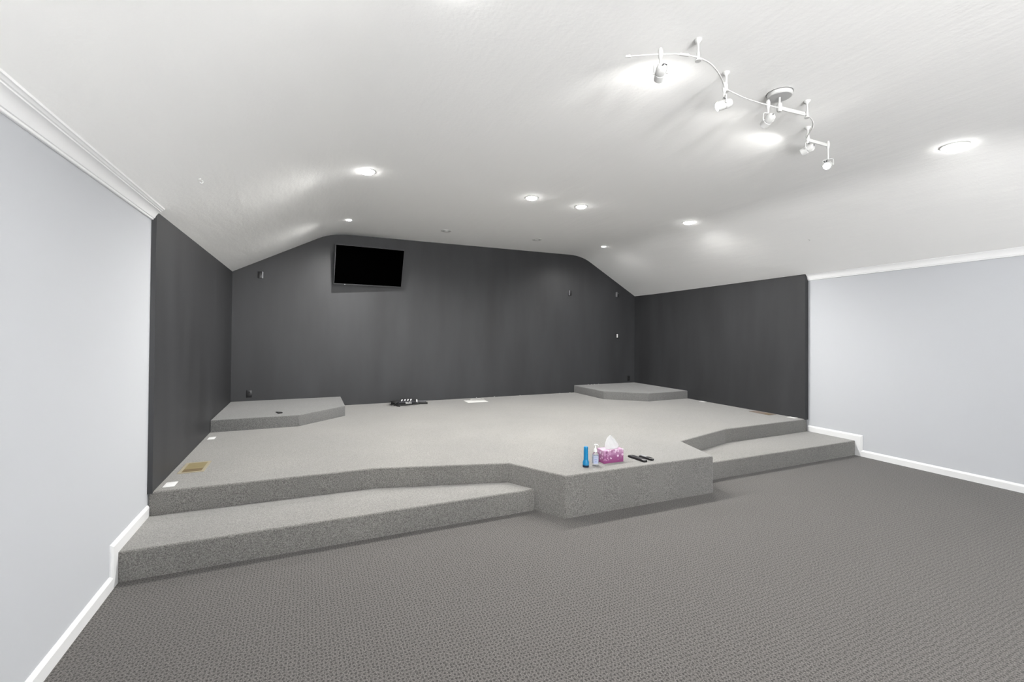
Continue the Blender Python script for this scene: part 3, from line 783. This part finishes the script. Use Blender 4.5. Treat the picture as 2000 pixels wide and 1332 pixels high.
# ------------------------------------------------------------------ black pouch with cords
t = thing('cord_pouch', 'black pouch with white lettering tangled in black cords by the back wall', 'pouch', (2.67, 7.93, .38), (0, 0, -.06)); t.scale = (1.02, 1.15, 1.5)
bm = B(); prev = None; nn = 20
for i in range(nn + 1):
    u_ = i / nn; x = -.17 + .38 * u_
    wdt = .105 * (math.sin(math.pi * min(max(u_ * .93 + .05, 0), 1)) ** .45); hgt = .058 * (math.sin(math.pi * (u_ * .92 + .05)) ** .5)
    r_ = [bm.verts.new((x, wdt * math.cos(a), .002 + hgt * max(0, .5 + .5 * math.sin(a)) ** .8 * (1 + .06 * math.sin(9 * u_ + 2 * a)))) for a in [2 * math.pi * k / 18 for k in range(18)]]
    if prev:
        for k in range(18): bm.faces.new((prev[k], prev[(k + 1) % 18], r_[(k + 1) % 18], r_[k]))
    else: bm.faces.new(r_)
    prev = r_
bm.faces.new(prev)
pouch = obj('pouch_body', bm, BLACK_FABRIC, t, True)
me = text_mesh('SKLITE', .034, .0006)
mesh_obj('lettering', me, WHITE_PLASTIC, pouch, (.045, -.110, .031), (R(80), 0, 0))
bm = B()
for i in range(4):
    x = -.06 + i * .05
    m_ = Matrix.Translation((x, -.062, .0600)) @ Matrix.Rotation(R(24), 4, 'X')
    prism(bm, [(-.012, -.014), (.006, -.014), (.018, .014), (.000, .014)], -.006, .001, m_)
obj('white_stripe', bm, WHITE_PLASTIC, pouch)
def loops(n, cx, cy, rx, ry, z, seed, jit):
    r = random.Random(seed); pts = []
    for i in range(n * 10):
        a = 2 * math.pi * i / 10
        pts.append((cx + (rx + r.uniform(-jit, jit)) * math.cos(a), cy + (ry + r.uniform(-jit, jit)) * math.sin(a), z + r.uniform(-.004, .006) + .003 * (i // 10)))
    return pts
bm = B(); tube(bm, smooth_path(loops(3, .03, -.01, .215, .135, .010, 3, .010), 5), .0048, 8); obj('cord', bm, BLACK_RUBBER, t, True)
bm = B(); tube(bm, smooth_path(loops(3, -.155, .0, .062, .095, .030, 5, .022), 5), .0065, 8)
tube(bm, smooth_path(loops(2, -.19, -.04, .055, .055, .014, 8, .012), 5), .0045, 8)
tube(bm, smooth_path([(-.16, -.06, .02), (-.15, -.13, .008), (-.13, -.165, .006), (-.10, -.18, .006)], 5), .006, 8)
obj('cord', bm, BLACK_RUBBER, t, True)
bm = B(); tube(bm, [(.205, .03, .026), (.215, .03, .026), (.37, .035, .022)], .012, 12); obj('handle', bm, DARK_GREY, t, True)
bm = B(); tube(bm, [(.21, -.02, .016), (.30, -.03, .013), (.38, -.045, .013)], .011, 12); obj('handle', bm, BLACK_RUBBER, t, True)
bm = B(); tube(bm, [(.196, .022, .030), (.214, .022, .030)], .022, 14); obj('collar', bm, WHITE_PLASTIC, t, True)

# ------------------------------------------------------------------ hooks in the slopes and crumbs
def hook(x, y, label):
    z = ceil_z(x, y); t_ = thing('ceiling_hook', label, 'hook', (x, y, z), (0, math.atan(.52) * (-1 if x < 4 else 1), 0), 'small white hooks in the sloped ceiling')
    bm = B(); lathe(bm, [(0, .003), (.012, .003), (.010, -.004), (.004, -.007), (.003, -.012), (0, -.013)], 16); obj('hook_base', bm, WHITE_METAL, t_, True)
    bm = B(); tube(bm, [(.011 * math.sin(a), 0, -.022 + .011 * math.cos(a)) for a in [R(k) for k in range(0, 290, 20)]], .0028, 8); obj('hook_loop', bm, WHITE_METAL, t_, True)
hook(.388, 3.956, 'small white hook in the left ceiling slope above the charcoal wall edge')
hook(7.221, 3.853, 'small white hook in the right ceiling slope, upper of the two')
hook(7.559, 3.845, 'small white hook in the right ceiling slope, lower one near the crown moulding')

def crumb(x, y, z, s):
    bm = B(); bmesh.ops.create_icosphere(bm, subdivisions=1, radius=s)
    for v in bm.verts: v.co *= rnd.uniform(.7, 1.2); v.co.z = max(v.co.z * .6, -s * .35)
    bmesh.ops.translate(bm, verts=bm.verts, vec=(0, 0, s * .35))
    return obj('plaster_crumb', bm, PLASTER, at=(x, y, z))
for x, y, z, s, l_ in ((6.66, 8.235, .531, .009, 'pale plaster crumb on the right corner riser, leftmost against the back wall'), (6.74, 8.225, .531, .008, 'pale plaster crumb on the right corner riser, second from the left'), (6.82, 8.23, .531, .008, 'pale plaster crumb on the right corner riser, second from the right'), (6.93, 8.235, .531, .009, 'pale plaster crumb on the right corner riser, rightmost against the back wall')):
    tag(crumb(x, y, z, s), l_, 'debris', 'plaster crumbs on the right riser')
for x, y, z, s, l_ in ((5.95, 8.235, .38, .008, 'plaster crumb on the stage against the back wall, second from the right riser'), (6.2, 8.235, .38, .009, 'plaster crumb on the stage against the back wall, beside the right riser'), (4.47, 8.23, .38, .011, 'plaster crumb against the back wall just right of the white papers'), (4.10, 8.235, .38, .010, 'plaster crumb against the back wall right behind the white papers'), (5.03, 8.235, .38, .009, 'lone plaster crumb against the middle of the back wall')):
    tag(crumb(x, y, z, s), l_, 'debris', 'plaster crumbs along the back wall')
